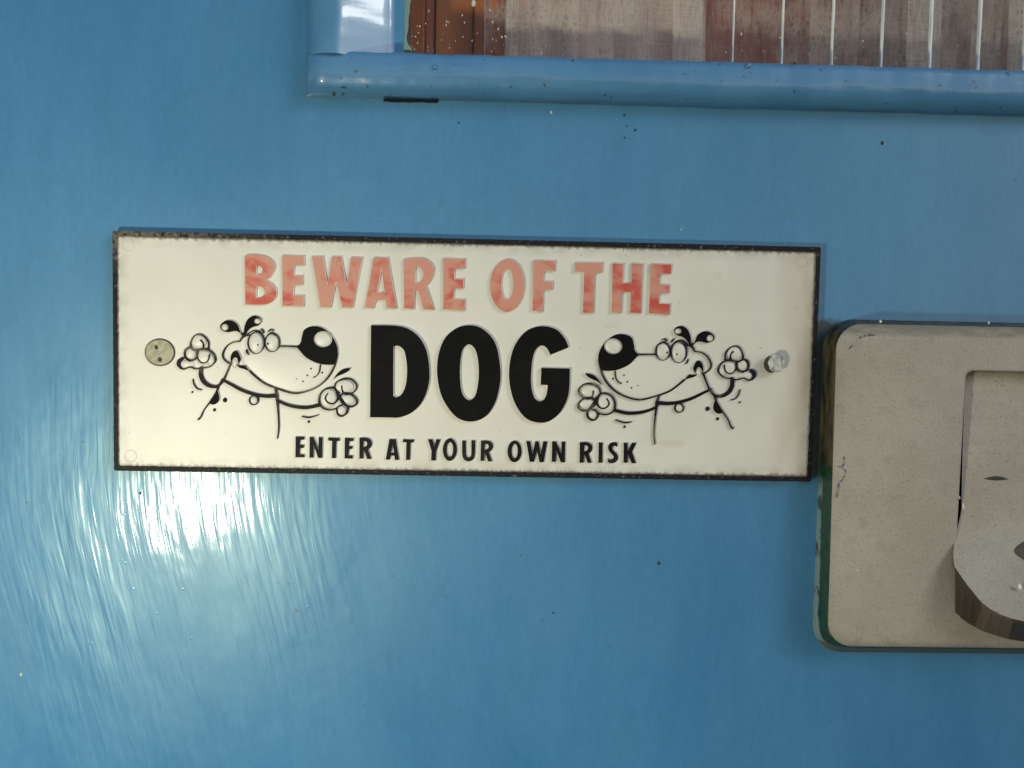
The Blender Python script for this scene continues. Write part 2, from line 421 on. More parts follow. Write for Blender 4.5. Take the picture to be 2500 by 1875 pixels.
# the mullion side: rounded outer edge, broad gloss face sloping in, putty bead
xo = fx0; xa = at(806, 60, H)[0]; xb = at(958, 60, 0.003)[0]; xc = gx0
prof = [(xo, -0.0005)]
for k in range(1, 9):
    a = k / 8 * PI / 2
    prof.append((xo + (xa - xo) * (1 - math.cos(a)), 0.0002 + (H + 0.0006) * math.sin(a)))
prof += [(xa + 0.0012, H + 0.0010), (xa + 0.0022, H + 0.0009), (xa + 0.0034, H + 0.0002), (xa + 0.0050, H - 0.0007), (xb - 0.0035, 0.0021), (xb - 0.0012, 0.0010), (xb, 0.0006), (xb + 0.0004, 0.0000), (xb + 0.0012, -0.0004), (xc - 0.0006, -0.0012), (xc, -0.0030), (xc + 0.0001, -0.0115)]
st = extrude_profile('window_stile', prof, ry_top - 0.0013, WY1, 1, 500, 0.00022, end=False)
st.flip_normals()
link('window_stile', st, M_stile, door, smooth=True)
# lump of paint in the corner and the dark gap below the rail
t = NT('dark crack'); M_dark = t.set(Base_Color=(0.012, 0.016, 0.022), Roughness=0.8, Specular_IOR_Level=0.1)
for a, b, ww in (((938, 246), (1068, 248), 0.6), ):
    A = Vector(at(*a, 0.0)); B = Vector(at(*b, 0.0)); d = (B - A).normalized(); nn = Vector((-d.y, d.x)) * 0.00055 * ww
    lp = [A - d*0.0002, A + nn*0.8, (A+B)/2 + nn, B + nn*.8, B + d*0.0002, B - nn*.8, (A+B)/2 - nn, A - nn*.8]
    link('crack', fill_mesh('crack', [ragged(lp, 0.00018, 900, 4)], -0.001, 0.0011, 0.0001), M_dark, door)

# glass, ribs in it, flecks of paint on it
t = NT('window glass')
gl = t.n('ShaderNodeBsdfGlossy'); gl.inputs['Roughness'].default_value = 0.02; gl.inputs['Color'].default_value = (1, 1, 1, 1)
tr = t.n('ShaderNodeBsdfTransparent'); tr.inputs['Color'].default_value = (0.93, 0.96, 0.95, 1)
fr = t.n('ShaderNodeFresnel'); fr.inputs['IOR'].default_value = 1.22
ms = t.n('ShaderNodeMixShader'); t.put(ms.inputs[0], fr.outputs[0]); t.put(ms.inputs[1], tr.outputs[0]); t.put(ms.inputs[2], gl.outputs[0])
t.t.links.new(ms.outputs[0], t.o.inputs[0]); M_glass = t.m
glass = link('window_glass', box(gx0, WX1, ry_top - 0.003, WY1, -0.0085, -0.0045), M_glass, door)
t = NT('white rib'); nn_ = t.noise(t.map((900, 60, 900)), 1, 2)
M_rib = t.set(Base_Color=t.mix(t.ramp(nn_, .4, .6), (0.75, 0.76, 0.74), (0.55, 0.56, 0.56)), Roughness=0.25, Coat_Weight=1.0, Coat_Roughness=0.05)
ribx = [(1788, 1800, 5), (1908, 1911, 6.5), (2030, 2033, 7.5), (2151, 2156, 8.5), (2269, 2276, 10), (2387, 2398, 11), (2498, 2502, 11), (2616, 2622, 11), (2733, 2741, 11)]
for xb_, xt_, wd in ribx:
    px = at(xb_, 140, -0.0045)[0]; r = wd * MM / 2
    lp0, loops = [], []
    for k in range(61):
        yy = ry_top - 0.003 + (WY1 - ry_top) * (k / 60) ** 1.5; dx = nz(px, yy, 120, 0.00015, 2)
        loops.append([(px + dx + r*math.cos(q/10*PI), yy, -0.0045 + r*0.8*math.sin(q/10*PI)) for q in range(11)])
    link('glass_rib', loft('glass_rib', loops, closed=False), M_rib, glass, smooth=True)
t = NT('paint flecks'); M_fleck = t.set(Base_Color=(0.55, 0.56, 0.46), Roughness=0.6)
fl = []
for i in range(85):
    u = random.uniform(1005, 1240) if i < 45 else random.uniform(1240, 2500); v = 128 - abs(random.gauss(0, 55)) + (u-1000)*.02
    if v < -40: continue
    p = at(u, v, -0.0045); rr = random.uniform(0.8, 2.6) * MM
    fl.append(dome('f', [Vector((q.x, q.y)) for q in ell(p[0], p[1], rr*random.uniform(.5, .9), rr*random.uniform(.8, 1.9), 7)], -0.0045, 0.0002, 2))
p = at(1156, 8, -0.0045); fl.append(dome('f', [Vector((q.x, q.y)) for q in ell(p[0], p[1], 0.0006, 0.0010, 12)], -0.0045, 0.0004, 3))
setp(link('paint_fleck', join_meshes('paint_fleck', fl), M_fleck, glass), kind='stuff')
# pale green line of old paint along the glass edge
t = NT('old green paint line'); M_oldline = t.set(Base_Color=(0.32, 0.50, 0.36), Roughness=0.5)
pts = [(990, -60), (994, -20), (996, 10), (993, 40), (990, 70), (988, 95), (992, 110), (1002, 124)]
sm = cat([(p[0], p[1], 1) for p in pts], False, 8)
P = [Vector(at(p[0], p[1], -0.0045)) for p in sm]
lp = [p + Vector((0.0006 + nz(p.x, p.y, 400, .0003, 4), 0)) for p in P] + [p - Vector((0.0016, 0)) for p in P[::-1]]
link('old_paint_edge', fill_mesh('old_paint_edge', [lp], -0.0046, -0.0038, 0.0001), M_oldline, glass)
# ragged paint slopped from the rail on to the glass
rg = []; n = 500
for k in range(n + 1):
    x = gx0 - 0.001 + (WX1 - gx0) * k / n
    rg.append(Vector((x, ry_top + 0.0001 + max(0, nz(x, 0, 160, 0.0011, 8)) + max(0, nz(x, 0, 600, 0.0005, 18)))))
rg += [Vector((WX1, ry_top - 0.003)), Vector((gx0 - 0.001, ry_top - 0.003))]
link('paint_slop', fill_mesh('paint_slop', [rg], -0.0046, -0.0030, 0.0002), M_frame, door)
# dried drips and specks on the door face
t = NT('dirt speck'); M_speck = t.set(Base_Color=(0.03, 0.035, 0.03), Roughness=0.7)
t = NT('pale speck'); M_pale = t.set(Base_Color=(0.65, 0.62, 0.45), Roughness=0.5)
for u, v, r_, m in ((1414, 237, 4, 0), (1346, 274, 4, 1), (1524, 281, 3, 0), (1551, 317, 3.5, 0), (1525, 336, 2.5, 0), (1530, 308, 2, 0), (2154, 349, 5, 0), (343, 1204, 4, 0), (1609, 1375, 5, 0),
                    (51, 1647, 4, 1), (1740, 245, 5, 0), (1939, 154, 4, 0), (815, 230, 5, 0), (836, 231, 3, 0), (1351, 1496, 3, 0), (1663, 560, 2.5, 1), (1838, 248, 3, 0), (1120, 300, 2.5, 0)):
    z = 0.0
    if v < 240: z = 0.0045 if v > 200 else H
    p = at(u, v, z)
    link('speck', dome('speck', [Vector((q.x, q.y)) for q in ell(p[0], p[1], r_*MM*.8, r_*MM, 9)], z, 0.0003, 3), M_pale if m else M_speck, door, smooth=True)
for u, v, r_ in ((1828, 160, 8), (1062, 165, 7), (735, 620, 3), (878, 750, 0)):
    if not r_: continue
    z = H if v < 240 else 0
    p = at(u, v, z)
    link('paint_blister', dome('paint_blister', [Vector((q.x, q.y)) for q in ell(p[0], p[1], r_*MM, r_*MM, 14)], z - 0.0004, 0.0012, 4), M_frame, door, smooth=True)

# ---------------------------------------------------------------- behind the glass
t = NT('varnished brown board'); x, y, z = t.sep()
g = t.noise(t.map((160, 6, 160)), 1, 3)
M_board = t.set(Base_Color=t.mix(t.ramp(g, .35, .65), (0.52, 0.145, 0.045), (0.62, 0.19, 0.065)), Roughness=0.45)
t = NT('dull plum board'); M_board2 = t.set(Base_Color=t.mix(t.ramp(t.noise(t.map((200, 8, 200)), 1, 2), .4, .6), (0.46, 0.135, 0.085), (0.56, 0.18, 0.12)), Roughness=0.6)
BZ = -0.026
inner = thing('shutter', (gx0, ry_top, BZ), label='brown boarded shutter standing inside the window behind the lace', cat='shutter')
def bx(u, z=BZ): return at(u, 60, z)[0]
edges = [(880, 1037, M_board, 0), (1038, 1062, M_board2, -.001), (1063, 1156, M_board, 0.0), (1157, 1185, M_board, .0016), (1186, 1232, M_board, 0), (1233, 3300, M_board2, -.001)]
for a, b, m, dz in edges:
    link('board', box(bx(a), bx(b), ry_top - 0.05, WY1, BZ - 0.01, BZ + dz, 0.0004), m, inner)

def lace(name, dens, col=(0.62, 0.50, 0.47), zmax=0.85, base=0.5):
    t = NT(name)
    x, y, z = t.sep()
    uv = t.tc.outputs['UV']; ux, uy, _ = t.sep(uv)
    thread = t.math('ADD', t.math('MULTIPLY', t.ramp(t.noise(t.map((1500, 140, 1), src=uv), 1, 2, .6, .3), .35, .65), 0.6), t.math('MULTIPLY', t.ramp(t.noise(t.map((200, 1300, 1), src=uv), 1, 2), .35, .65), 0.3))
    vo = t.n('ShaderNodeTexVoronoi', feature='DISTANCE_TO_EDGE'); t.put(vo.inputs['Vector'], t.map((620, 430, 1), src=uv)); vo.inputs['Scale'].default_value = 1.0; vo.inputs['Randomness'].default_value = 0.75
    net = t.math('MAXIMUM', t.ramp(vo.outputs['Distance'], 0.08, 0.30, 1.0, 0.0), t.math('MULTIPLY', t.ramp(t.noise(t.map((1300, 90, 1), src=uv, loc=(3, 3, 0)), 1, 2, .6), .42, .62), 0.9))
    zone = t.ramp(t.noise(t.map((55, 60, 1), src=uv, loc=(2, 5, 0)), 1, 2, .5), 0.42, 0.60)
    hem = t.ramp(uy, 0.0042, 0.0046)            # solid hem below, openwork above
    zone = t.math('MULTIPLY', t.math('MULTIPLY', zone, hem), zmax)
    a = t.math('ADD', t.math('MULTIPLY', thread, dens), base, clamp=True)
    b = t.math('ADD', t.math('MULTIPLY', net, 0.5), 0.26, clamp=True)
    al = t.math('ADD', t.math('MULTIPLY', a, t.math('SUBTRACT', 1.0, zone)), t.math('MULTIPLY', b, zone), clamp=True)
    df = t.n('ShaderNodeBsdfDiffuse'); df.inputs['Color'].default_value = (*col, 1)
    tl = t.n('ShaderNodeBsdfTranslucent'); tl.inputs['Color'].default_value = (*col, 1)
    ad = t.n('ShaderNodeMixShader'); ad.inputs[0].default_value = 0.3; t.put(ad.inputs[1], df.outputs[0]); t.put(ad.inputs[2], tl.outputs[0])
    tr = t.n('ShaderNodeBsdfTransparent'); ms = t.n('ShaderNodeMixShader'); t.put(ms.inputs[0], al); t.put(ms.inputs[1], tr.outputs[0]); t.put(ms.inputs[2], ad.outputs[0])
    t.t.links.new(ms.outputs[0], t.o.inputs[0]); return t.m
M_lace = lace('pale lace', 0.50, (0.98, 0.82, 0.80), base=0.34)
M_lace2 = lace('thin pinkish lace', 0.45, (0.85, 0.66, 0.62), zmax=0.7, base=0.06)  # thinner, pinker net than the pale lace
def curtain_mesh(u0, u1, z, wave, amp, bottom, seed, n=260, sag=0.0):
    x0, x1 = at(u0, 60, z)[0], at(u1, 60, z)[0]; rows = 40; v, f, uvs = [], [], []
    L = 0.0; prev = None; xs = []
    for i in range(n + 1):
        s = i / n; x = x0 + (x1 - x0) * s; zz = z + amp * math.sin(s * wave * 2 * PI + seed) + nz(x, seed, 90, amp * .8, seed)
        if prev: L += math.hypot(x - prev[0], zz - prev[1])
        prev = (x, zz); xs.append((x, zz, L))
    for j in range(rows + 1):
        tt = (j / rows) ** 1.6
        for i, (x, zz, l) in enumerate(xs):
            yb = bottom + sag * math.sin(i / n * PI) + nz(x, 3, 60, 0.0006, seed)
            yy = yb + (WY1 - 0.01 - yb) * tt
            v.append((x + nz(x, yy, 20, 0.0008, seed), yy, zz * 1.0)); uvs.append((l + seed * .37, yy - yb))
    for j in range(rows):
        for i in range(n): a = j*(n+1)+i; f.append((a, a+1, a+n+2, a+n+1))
    me = mesh('panel', v, f); uvl = me.uv_layers.new(name='UVMap')
    for lp_ in me.loops: uvl.data[lp_.index].uv = uvs[lp_.vertex_index]
    return me
cur = thing('lace_curtain', (0.05, WY1, -0.018), label='pinkish white lace net curtain hanging in folds behind the window glass', cat='curtain')
yb = ry_top
for nm, u0, u1, z, wv, am, bt, sd, mt in (
        ('curtain_fold', 1236, 1720, -0.0135, 3.3, 0.0022, yb - 0.0125, 1, M_lace),
        ('curtain_fold', 1480, 1713, -0.0160, 1.2, 0.0010, yb + 0.0020, 2, M_lace),
        ('curtain_fold', 1300, 1540, -0.0150, 1.0, 0.0010, yb + 0.0012, 4, M_lace),
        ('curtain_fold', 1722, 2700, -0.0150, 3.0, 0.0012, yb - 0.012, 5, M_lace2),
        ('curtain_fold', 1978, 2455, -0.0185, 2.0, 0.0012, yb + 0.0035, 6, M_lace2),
        ('curtain_fold', 2120, 2900, -0.0215, 2.0, 0.0012, yb + 0.0050, 8, M_lace),
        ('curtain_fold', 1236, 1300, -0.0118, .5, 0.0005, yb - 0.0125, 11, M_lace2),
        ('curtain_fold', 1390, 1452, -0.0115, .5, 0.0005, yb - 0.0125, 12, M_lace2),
        ('curtain_fold', 1640, 1714, -0.0105, .5, 0.0005, yb - 0.0125, 13, M_lace),
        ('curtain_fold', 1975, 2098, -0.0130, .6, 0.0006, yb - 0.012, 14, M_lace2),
        ('curtain_fold', 2215, 2300, -0.0128, .6, 0.0006, yb + 0.0028, 15, M_lace),
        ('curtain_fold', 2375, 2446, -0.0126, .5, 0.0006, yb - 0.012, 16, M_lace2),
        ('curtain_fold', 2462, 2640, -0.0124, .8, 0.0006, yb + 0.0030, 17, M_lace),
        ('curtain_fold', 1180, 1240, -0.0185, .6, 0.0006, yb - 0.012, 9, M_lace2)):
    link(nm, curtain_mesh(u0, u1, z, wv, am, bt, sd), mt, cur, smooth=True)

# ================================================================ SIGN
sign = thing('warning_sign', (SX, SY, 0.0), label='long cream plastic sign reading BEWARE OF THE DOG with two cartoon dogs', cat='sign')
def rrect(cx, cy, w_, h_, r, n=5):
    o = []
    for qx, qy, a0 in ((1, 1, 0), (-1, 1, 90), (-1, -1, 180), (1, -1, 270)):
        for k in range(n + 1):
            a = R(a0 + 90 * k / n); o.append(Vector((cx + qx*(w_/2 - r) + r*math.cos(a), cy + qy*(h_/2 - r) + r*math.sin(a))))
    return o
outer = rrect(SX, SY, SW, SH, 0.0007); innr = rrect(SX, SY, SW - 2*RIM, SH - 2*RIM, 0.0006)
link('sign_plate', fill_mesh('sign_plate', [rrect(SX, SY, SW - 0.0003, SH - 0.0003, 0.0006)], 0.0004, FZ, 0.0001), M_white, sign)
rim = fill_mesh('rim', [ragged(outer, 0.00010, 700, 1), ragged(innr, 0.00025, 900, 2)], 0.0002, RZ, 0.00012)
top_material(rim, (M_rim, M_white), RZ, 0.00016)
for p in rim.polygons:                     # outer wall is black, inner wall is white
    c = p.center
    if p.material_index == 1 and (abs(c.x - SX) > SW/2 - 0.00045 or abs(c.y - SY) > SH/2 - 0.00045): p.material_index = 0
link('rim', rim, None, sign)
for u, v in ((314, 598), (319, 1113), (1958, 638)):
    p = at(u, v, FZ); lp = [Vector((q.x, q.y)) for q in ell(p[0], p[1], 0.0018, 0.0018, 32)]; li = [Vector((q.x, q.y)) for q in ell(p[0], p[1], 0.0015, 0.0015, 32)]
    link('moulding_mark', fill_mesh('moulding_mark', [lp, li], FZ - 0.0001, FZ + 0.00010, 0.00009), M_white, sign)

def letter(name, loops, crp, top, z=LZ, bev=0.00022):
    ds = [to_door(cat(l) if not isinstance(l[0], Vector) else l, crp, z) for l in loops]
    me = fill_mesh(name, ds, FZ - 0.0002, z, bev, 2)
    top_material(me, (top, M_white), z, 0.00005)
    return link(name, me, None, sign)
RED = [
 [[(148,132),(175,122,1),(270,122,1),(375,150,1),(437,215,1),(437,270,1),(405,335,1),(355,370),(420,415,1),(456,480,1),(440,555,1),(380,598,1),(300,612,1),(150,608)],
  [(262,238),(262,312),(295,308,1),(316,285,1),(312,255,1),(290,240,1)], [(262,437),(258,540),(305,532,1),(336,500,1),(325,455,1),(295,436,1)]],
 [[(507,130),(722,134),(726,228),(626,232),(625,325),(710,328),(710,415),(622,425),(619,515),(722,518),(720,626),(508,622)]],
 [[(793,140),(905,138),(942,400),(988,140),(1078,140),(1130,405),(1172,145),(1287,150),(1192,640),(1085,638),(1028,400),(980,636),(876,636)]],
 [[(1390,150),(1532,152),(1617,648),(1515,645),(1500,568),(1414,566),(1395,645),(1300,640)], [(1466,275),(1494,490),(1428,488)]],
 [[(1680,165),(1800,152,1),(1900,168,1),(1968,235,1),(1975,300,1),(1950,375,1),(1903,435),(1978,660),(1870,655),(1818,480),(1788,480),(1785,652),(1680,648)],
  [(1795,242),(1795,398),(1838,385,1),(1866,320,1),(1848,262,1)]],
 [[(2060,158),(2279,165),(2275,262),(2175,262),(2172,358),(2262,358),(2258,455),(2170,455),(2165,550),(2277,555),(2272,668),(2056,656)]],
 [ell(2212+468,422,170,258,40,0.03), ell(2212+467,412,54,146,32,0.02)],
 [[(2930,178),(3149,180),(3144,285),(3038,285),(3034,378),(3124,382),(3120,465),(3030,470),(3024,682),(2918,668)]],
 [[(3330,200),(3606,198),(3598,300),(3528,305),(3514,692),(3405,690),(3417,300),(3326,292)]],
 [[(3694,206),(3803,210),(3796,395),(3874,398),(3881,206),(3991,213),(3972,693),(3860,690),(3866,490),(3792,486),(3782,690),(3680,686)]],
 [[(4060,212),(4269,216),(4260,312),(4158,312),(4154,405),(4246,412),(4242,500),(4150,500),(4147,592),(4256,598),(4248,708),(4040,694)]],
]
for l in RED: letter('red_letter', l, cC, M_red)
BIG = [
 [[(105,98),(340,102,1),(470,130,1),(585,215,1),(660,350,1),(690,540,1),(680,700,1),(620,860,1),(520,968,1),(400,1018,1),(300,1022),(95,1020)],
  [(330,308),(390,310,1),(440,365,1),(465,520,1),(455,680,1),(420,775,1),(370,818,1),(328,805)]],
 [S((1090,98),(1205,125),(1310,215),(1370,340),(1402,560),(1390,720),(1345,880),(1265,1000),(1160,1055),(1050,1057),(950,1010),(860,900),(795,760),(765,560),(785,370),(850,220),(965,125)),
  S((1085,290),(1140,330),(1170,420),(1183,560),(1172,700),(1145,805),(1090,848),(1035,810),(1005,720),(995,560),(1005,420),(1030,330))],
 [[(2082,322),(2050,240,1),(1980,155,1),(1890,115,1),(1780,110,1),(1660,155,1),(1560,270,1),(1505,410,1),(1485,590,1),(1505,760,1),(1560,910,1),(1650,1025,1),(1760,1070,1),(1880,1062,1),(1990,980,1),(2060,860,1),(2088,740,1),(2095,530),(1808,525),(1802,695),(1872,698),(1862,780,1),(1835,840,1),(1790,858,1),(1740,820,1),(1712,720,1),(1708,580,1),(1725,420,1),(1760,335,1),(1810,302,1),(1860,325,1),(1900,395)]],
]
for l in BIG: letter('black_letter', l, cE, M_black, LZ + 0.0002, 0.0001)
F_ = [
 [[(108,80),(218,80),(218,118),(165,122),(165,178),(212,182),(210,220),(163,222),(163,294),(218,298),(218,336),(105,335)]],
 [[(280,85),(330,85),(387,240),(392,85),(442,90),(436,345),(385,342),(332,190),(326,342),(278,338)]],
 [[(508,92),(650,95),(650,135),(608,135),(603,347),(552,345),(556,135),(510,130)]],
 [[(712,95),(822,98),(820,136),(768,137),(766,195),(810,197),(807,233),(764,234),(762,307),(812,310),(810,352),(708,348)]],
 [[(892,95),(970,92,1),(1028,115,1),(1047,165,1),(1032,212,1),(1000,240),(1040,356),(985,355),(950,252),(942,252),(938,352),(890,350)], [(945,135),(943,208),(972,198,1),(986,170,1),(972,140,1)]],
 [[(1260,110),(1340,110),(1380,368),(1326,368),(1320,316),(1276,314),(1264,366),(1213,362)], [(1302,190),(1317,278),(1281,278)]],
 [[(1425,112),(1562,115),(1560,152),(1520,155),(1512,368),(1462,366),(1468,152),(1425,148)]],
 [[(1732,112),(1790,112),(1813,200),(1835,112),(1890,115),(1837,260),(1828,376),(1772,373),(1776,255)]],
 [ell(2003,240,88,140,36,0.02), ell(2003,238,38,90,28,0.02)],
]
G_ = [
 [[(-8,128),(38,128),(42,290,1),(55,328,1),(75,335,1),(95,322,1),(103,285),(105,125),(154,125),(149,300,1),(126,362,1),(72,385,1),(15,362,1),(-8,300,1)]],
 [[(222,130),(300,127,1),(354,150,1),(372,195,1),(358,240,1),(322,272),(360,386),(310,385),(272,288),(266,288),(262,381),(215,378)], [(272,170),(270,240),(303,230,1),(317,200,1),(303,174,1)]],
 [ell(635,262,88,134,36,0.02), ell(637,258,35,88,28,0.02)],
 [[(778,135),(830,135),(853,290),(890,137),(932,137),(953,290),(988,137),(1040,140),(993,396),(940,395),(912,255),(872,393),(820,389)]],
 [[(1095,138),(1147,140),(1207,285),(1212,140),(1260,142),(1253,399),(1202,396),(1147,250),(1142,393),(1090,390)]],
 [[(1435,150),(1520,146,1),(1575,170,1),(1592,215,1),(1578,262,1),(1545,290),(1584,403),(1532,402),(1496,307),(1488,307),(1484,403),(1431,400)], [(1492,188),(1490,260),(1521,250,1),(1535,222,1),(1523,194,1)]],
 [[(1667,152),(1718,152),(1714,403),(1662,402)]],
 [[(1898,155),(1895,208),(1860,194,1),(1838,214,1),(1850,248,1),(1890,290,1),(1907,340,1),(1882,390,1),(1825,409,1),(1779,395),(1782,345),(1815,360,1),(1848,342,1),(1842,312,1),(1800,265,1),(1781,212,1),(1805,165,1),(1850,147,1)]],
 [[(1974,155),(2025,155),(2023,250),(2078,155),(2133,155),(2080,270),(2127,408),(2073,408),(2024,300),(2022,403),(1971,400)]],
]
for l in F_: letter('small_black_letter', l, cF, M_small, LZ - 0.0001, 0.00010)
for l in G_: letter('small_black_letter', l, cG, M_small, LZ - 0.0001, 0.00010)

# ---------------------------------------------------------------- the two cartoon dogs
def dog(crp, seed):
    rnd = random.Random(seed)
    rel = lambda pts: to_door(pts, crp, FZ)
    # swelling of the muzzle, body of the relief
    muz = cat(S((1330,480),(1500,560),(1770,600),(1750,680),(1700,780),(1600,880),(1480,940),(1320,965),(1150,925),(1000,865),(900,790),(840,730),(760,610),(800,500),(1000,470),(1160,470)), True, 4)
    d = link('cartoon_dog', dome('muzzle', rel(muz), FZ - 0.0001, 0.00055, 8), M_white, sign, smooth=True)
    zc = [LZ]
    def nxt(): zc[0] += 0.000004; return zc[0]
    def shape(name, loops, mat=M_black, z=None, bev=0.0001):
        z = z or nxt(); me = fill_mesh(name, [to_door(cat(l) if not isinstance(l[0], Vector) else l, crp, z) for l in loops], FZ - 0.0002, z, bev, 2)
        top_material(me, (mat, M_white), z, 0.00005); link(name, me, None, d)
    def bulge(name, cx, cy, rx, ry, h=0.0008, rot=0.0):
        h *= 0.8
        link(name, dome(name, rel(ell(cx, cy, rx, ry, 28, rot)), FZ - 0.0001, h, 6), M_white, d, smooth=True)
    lines = {}
    def line(group, pts, ws, mul=1.0):
        z = nxt() - 0.00015; me = fill_mesh('l', [stroke_loop(pts, ws, crp, z, 7, mul)], FZ - 0.0002, z, 0.00003, 1)
        top_material(me, (M_line, M_white), z, 0.00004)
        if group in ('motion_line', 'eyebrow'): group += '|%d' % len(lines)
        lines.setdefault(group, []).append(me)
    def flush():
        for g, ms_ in lines.items():
            me = join_meshes(g, ms_); me.materials.clear(); me.materials.append(M_small if g == 'collar' else M_line); me.materials.append(M_white)
            link(g.split('|')[0], me, None, d)
    shape('nose', [[(1335,470),(1385,430,1),(1402,360,1),(1425,290,1),(1490,255,1),(1580,253,1),(1660,290,1),(1740,375,1),(1785,470,1),(1789,560,1),(1757,662),(1680,667,1),(1570,650,1),(1450,590,1),(1375,510,1)], ell(1630,390,98,86,32)])
    bulge('nose_highlight', 1630, 390, 96, 84, 0.0008)
    shape('ear', [[(752,340),(735,300,1),(705,228,1),(640,187,1),(570,192,1),(520,240,1),(535,292,1),(600,315,1),(690,303,1)], ell(570,262,36,38,20)])
    shape('ear', [[(772,345),(775,300,1),(785,240,1),(820,170,1),(880,135,1),(945,152,1),(968,195,1),(935,240,1),(865,262,1),(815,305,1),(800,350)], ell(924,196,36,31,20)])
    bulge('ear_highlight', 570, 262, 36, 38, 0.0007); bulge('ear_highlight', 924, 196, 36, 31, 0.0007)
    shape('mouth_corner', [[(632,640),(634,570,1),(665,520,1),(710,522,1),(745,600,1),(738,625,1),(718,662),(703,602,1),(682,588,1),(657,605,1),(642,640)]])
    shape('lip', [[(695,662),(740,672,1),(790,672),(845,742),(785,716,1),(725,697,1)]])
    bulge('tooth', 680, 650, 32, 52, 0.0006); bulge('tooth', 748, 640, 34, 40, 0.0006)
    shape('tail_patch', [[(485,925),(508,1000,1),(503,1060,1),(452,1097,1),(395,1080),(435,1020,1)]])
    shape('motion_mark', [[(1742,828),(1780,765,1),(1840,715,1),(1928,700),(1905,735,1),(1850,765,1),(1790,790,1)]])
    # eyes
    bulge('eye', 905, 430, 82, 110, 0.0009); bulge('eye', 1080, 425, 75, 95, 0.0009)
    for cx_, cy_ in ((925, 452), (1035, 438)):
        link('pupil', dome('pupil', to_door(ell(cx_, cy_, 12, 14, 12), crp, LZ), LZ - 0.0003, 0.0002, 3), M_line, d)
    for cx_, cy_, rx, ry, ww in ((905, 430, 88, 116, 11), (1080, 425, 80, 100, 11), (882, 1050, 48, 50, 13)):
        line('outline', [(cx_ + rx*math.cos(a/20*2*PI), cy_ + ry*math.sin(a/20*2*PI)) for a in range(21)], [ww, ww*.6, ww*1.1, ww*.7, ww])
    bulge('collar_bell', 882, 1050, 46, 48, 0.0007)
    line('eyebrow', [(800,350),(835,320),(880,298),(935,308),(985,362)], [8, 13, 12, 14, 10]); line('eyebrow', [(955,280),(975,295),(990,322)], [10, 16, 12])
    line('eyebrow', [(1030,345),(1075,322),(1120,348)], [12, 18, 12]); line('eyebrow', [(1038,308),(1062,288),(1098,297)], [12, 16, 8])
    line('outline', [(800,505),(808,535),(828,558)], [12, 17, 9])
    line('outline', [(752,330),(768,355),(745,385),(728,418)], [24, 26, 20, 12]); line('outline', [(765,365),(800,352),(835,348)], [16, 14, 10])
    line('outline', [(730,415),(650,425),(585,472),(547,545),(555,600),(600,645),(632,655)], [12, 13, 15, 17, 14, 16, 18])
    line('outline', [(1155,465),(1250,466),(1345,472)], [14, 13, 18])
    line('outline', [(1787,545),(1760,660),(1700,780),(1605,880),(1480,945),(1320,975),(1150,930),(1000,870),(900,795),(835,735)], [10, 14, 18, 18, 16, 18, 16, 18, 17, 20])
    line('outline', [(632,650),(595,740),(558,825)], [22, 15, 20])
    line('outline', [(1600,668),(1590,740),(1560,785),(1528,802)], [14, 12, 12, 16])
    line('outline', [(1108,920),(1128,1000),(1135,1080),(1145,1200),(1150,1350),(1135,1466)], [12, 34, 22, 14, 12, 8])
    line('outline', [(495,905),(475,965),(405,1070),(340,1160),(308,1230),(282,1256)], [24, 18, 14, 11, 14, 22])
    line('collar', [(545,832),(640,882),(750,940),(880,985),(1000,1005),(1120,1002)], [22, 28, 32, 33, 36, 44])
    line('collar', [(1130,1050),(1230,1095),(1340,1122),(1460,1128),(1595,1102)], [26, 30, 34, 36, 36])
    line('outline', [(310,695),(308,780),(340,850),(400,893),(475,903),(520,872),(548,825)], [34, 42, 42, 38, 30, 28, 34])
    for g_ in ([(220,820),(235,880),(270,925),(318,940)], ): line('motion_line', g_, [6, 10, 10, 8])
    line('motion_line', [(1400,1225),(1480,1236),(1578,1210)], [10, 16, 12])
    for cx_, cy_, r_ in ((568,1048,24),(455,1155,17),(215,962,11),(1475,1282,14),(1500,708,12),(1620,752,11),(1460,780,13),(1343,818,9),(1413,845,11)):
        z = LZ - 0.0002; link('spot', dome('spot', to_door(ell(cx_, cy_, r_, r_*1.1, 12), crp, z), z - 0.0004, 0.0004, 3), M_line, d)
    # paws: rounded toes and their outlines
    for cx_, cy_, rx, ry in ((290,415,92,78),(200,545,62,68),(350,590,100,82),(160,660,90,50),(420,620,45,60)): bulge('toe', cx_, cy_, rx, ry, 0.0009)
    for cx_, cy_, rx, ry in ((1690,1030,98,110),(1860,900,110,78),(1895,1040,92,66),(1830,1160,56,56)): bulge('toe', cx_, cy_, rx, ry, 0.0009)
    line('paw_outline', [(198,478),(200,425),(240,352),(300,336),(360,375),(392,430),(388,492)], [18, 14, 12, 10, 12, 13, 12])
    line('paw_outline', [(308,400),(330,425),(338,462),(325,500)], [20, 14, 14, 12]); line('paw_outline', [(200,480),(240,508),(330,500),(400,492)], [14, 18, 18, 12])
    line('paw_outline', [(195,478),(150,500),(135,550),(150,600),(195,620),(245,608),(270,560),(268,515)], [18, 26, 22, 15, 14, 16, 20, 14])
    line('paw_outline', [(275,600),(310,640),(360,642),(392,610),(402,555)], [14, 12, 12, 14, 16]); line('paw_outline', [(270,520),(268,560),(278,605)], [16, 16, 14])
    line('paw_outline', [(330,498),(400,512),(450,558),(468,620),(430,672),(380,696),(310,700)], [14, 14, 12, 12, 12, 13, 16])
    line('paw_outline', [(110,598),(78,625),(70,665),(95,705)], [28, 44, 40, 16]); line('paw_outline', [(95,600),(145,595),(192,628)], [16, 13, 16])
    line('paw_outline', [(85,705),(130,714),(190,690),(250,712),(315,704)], [12, 12, 14, 12, 14])
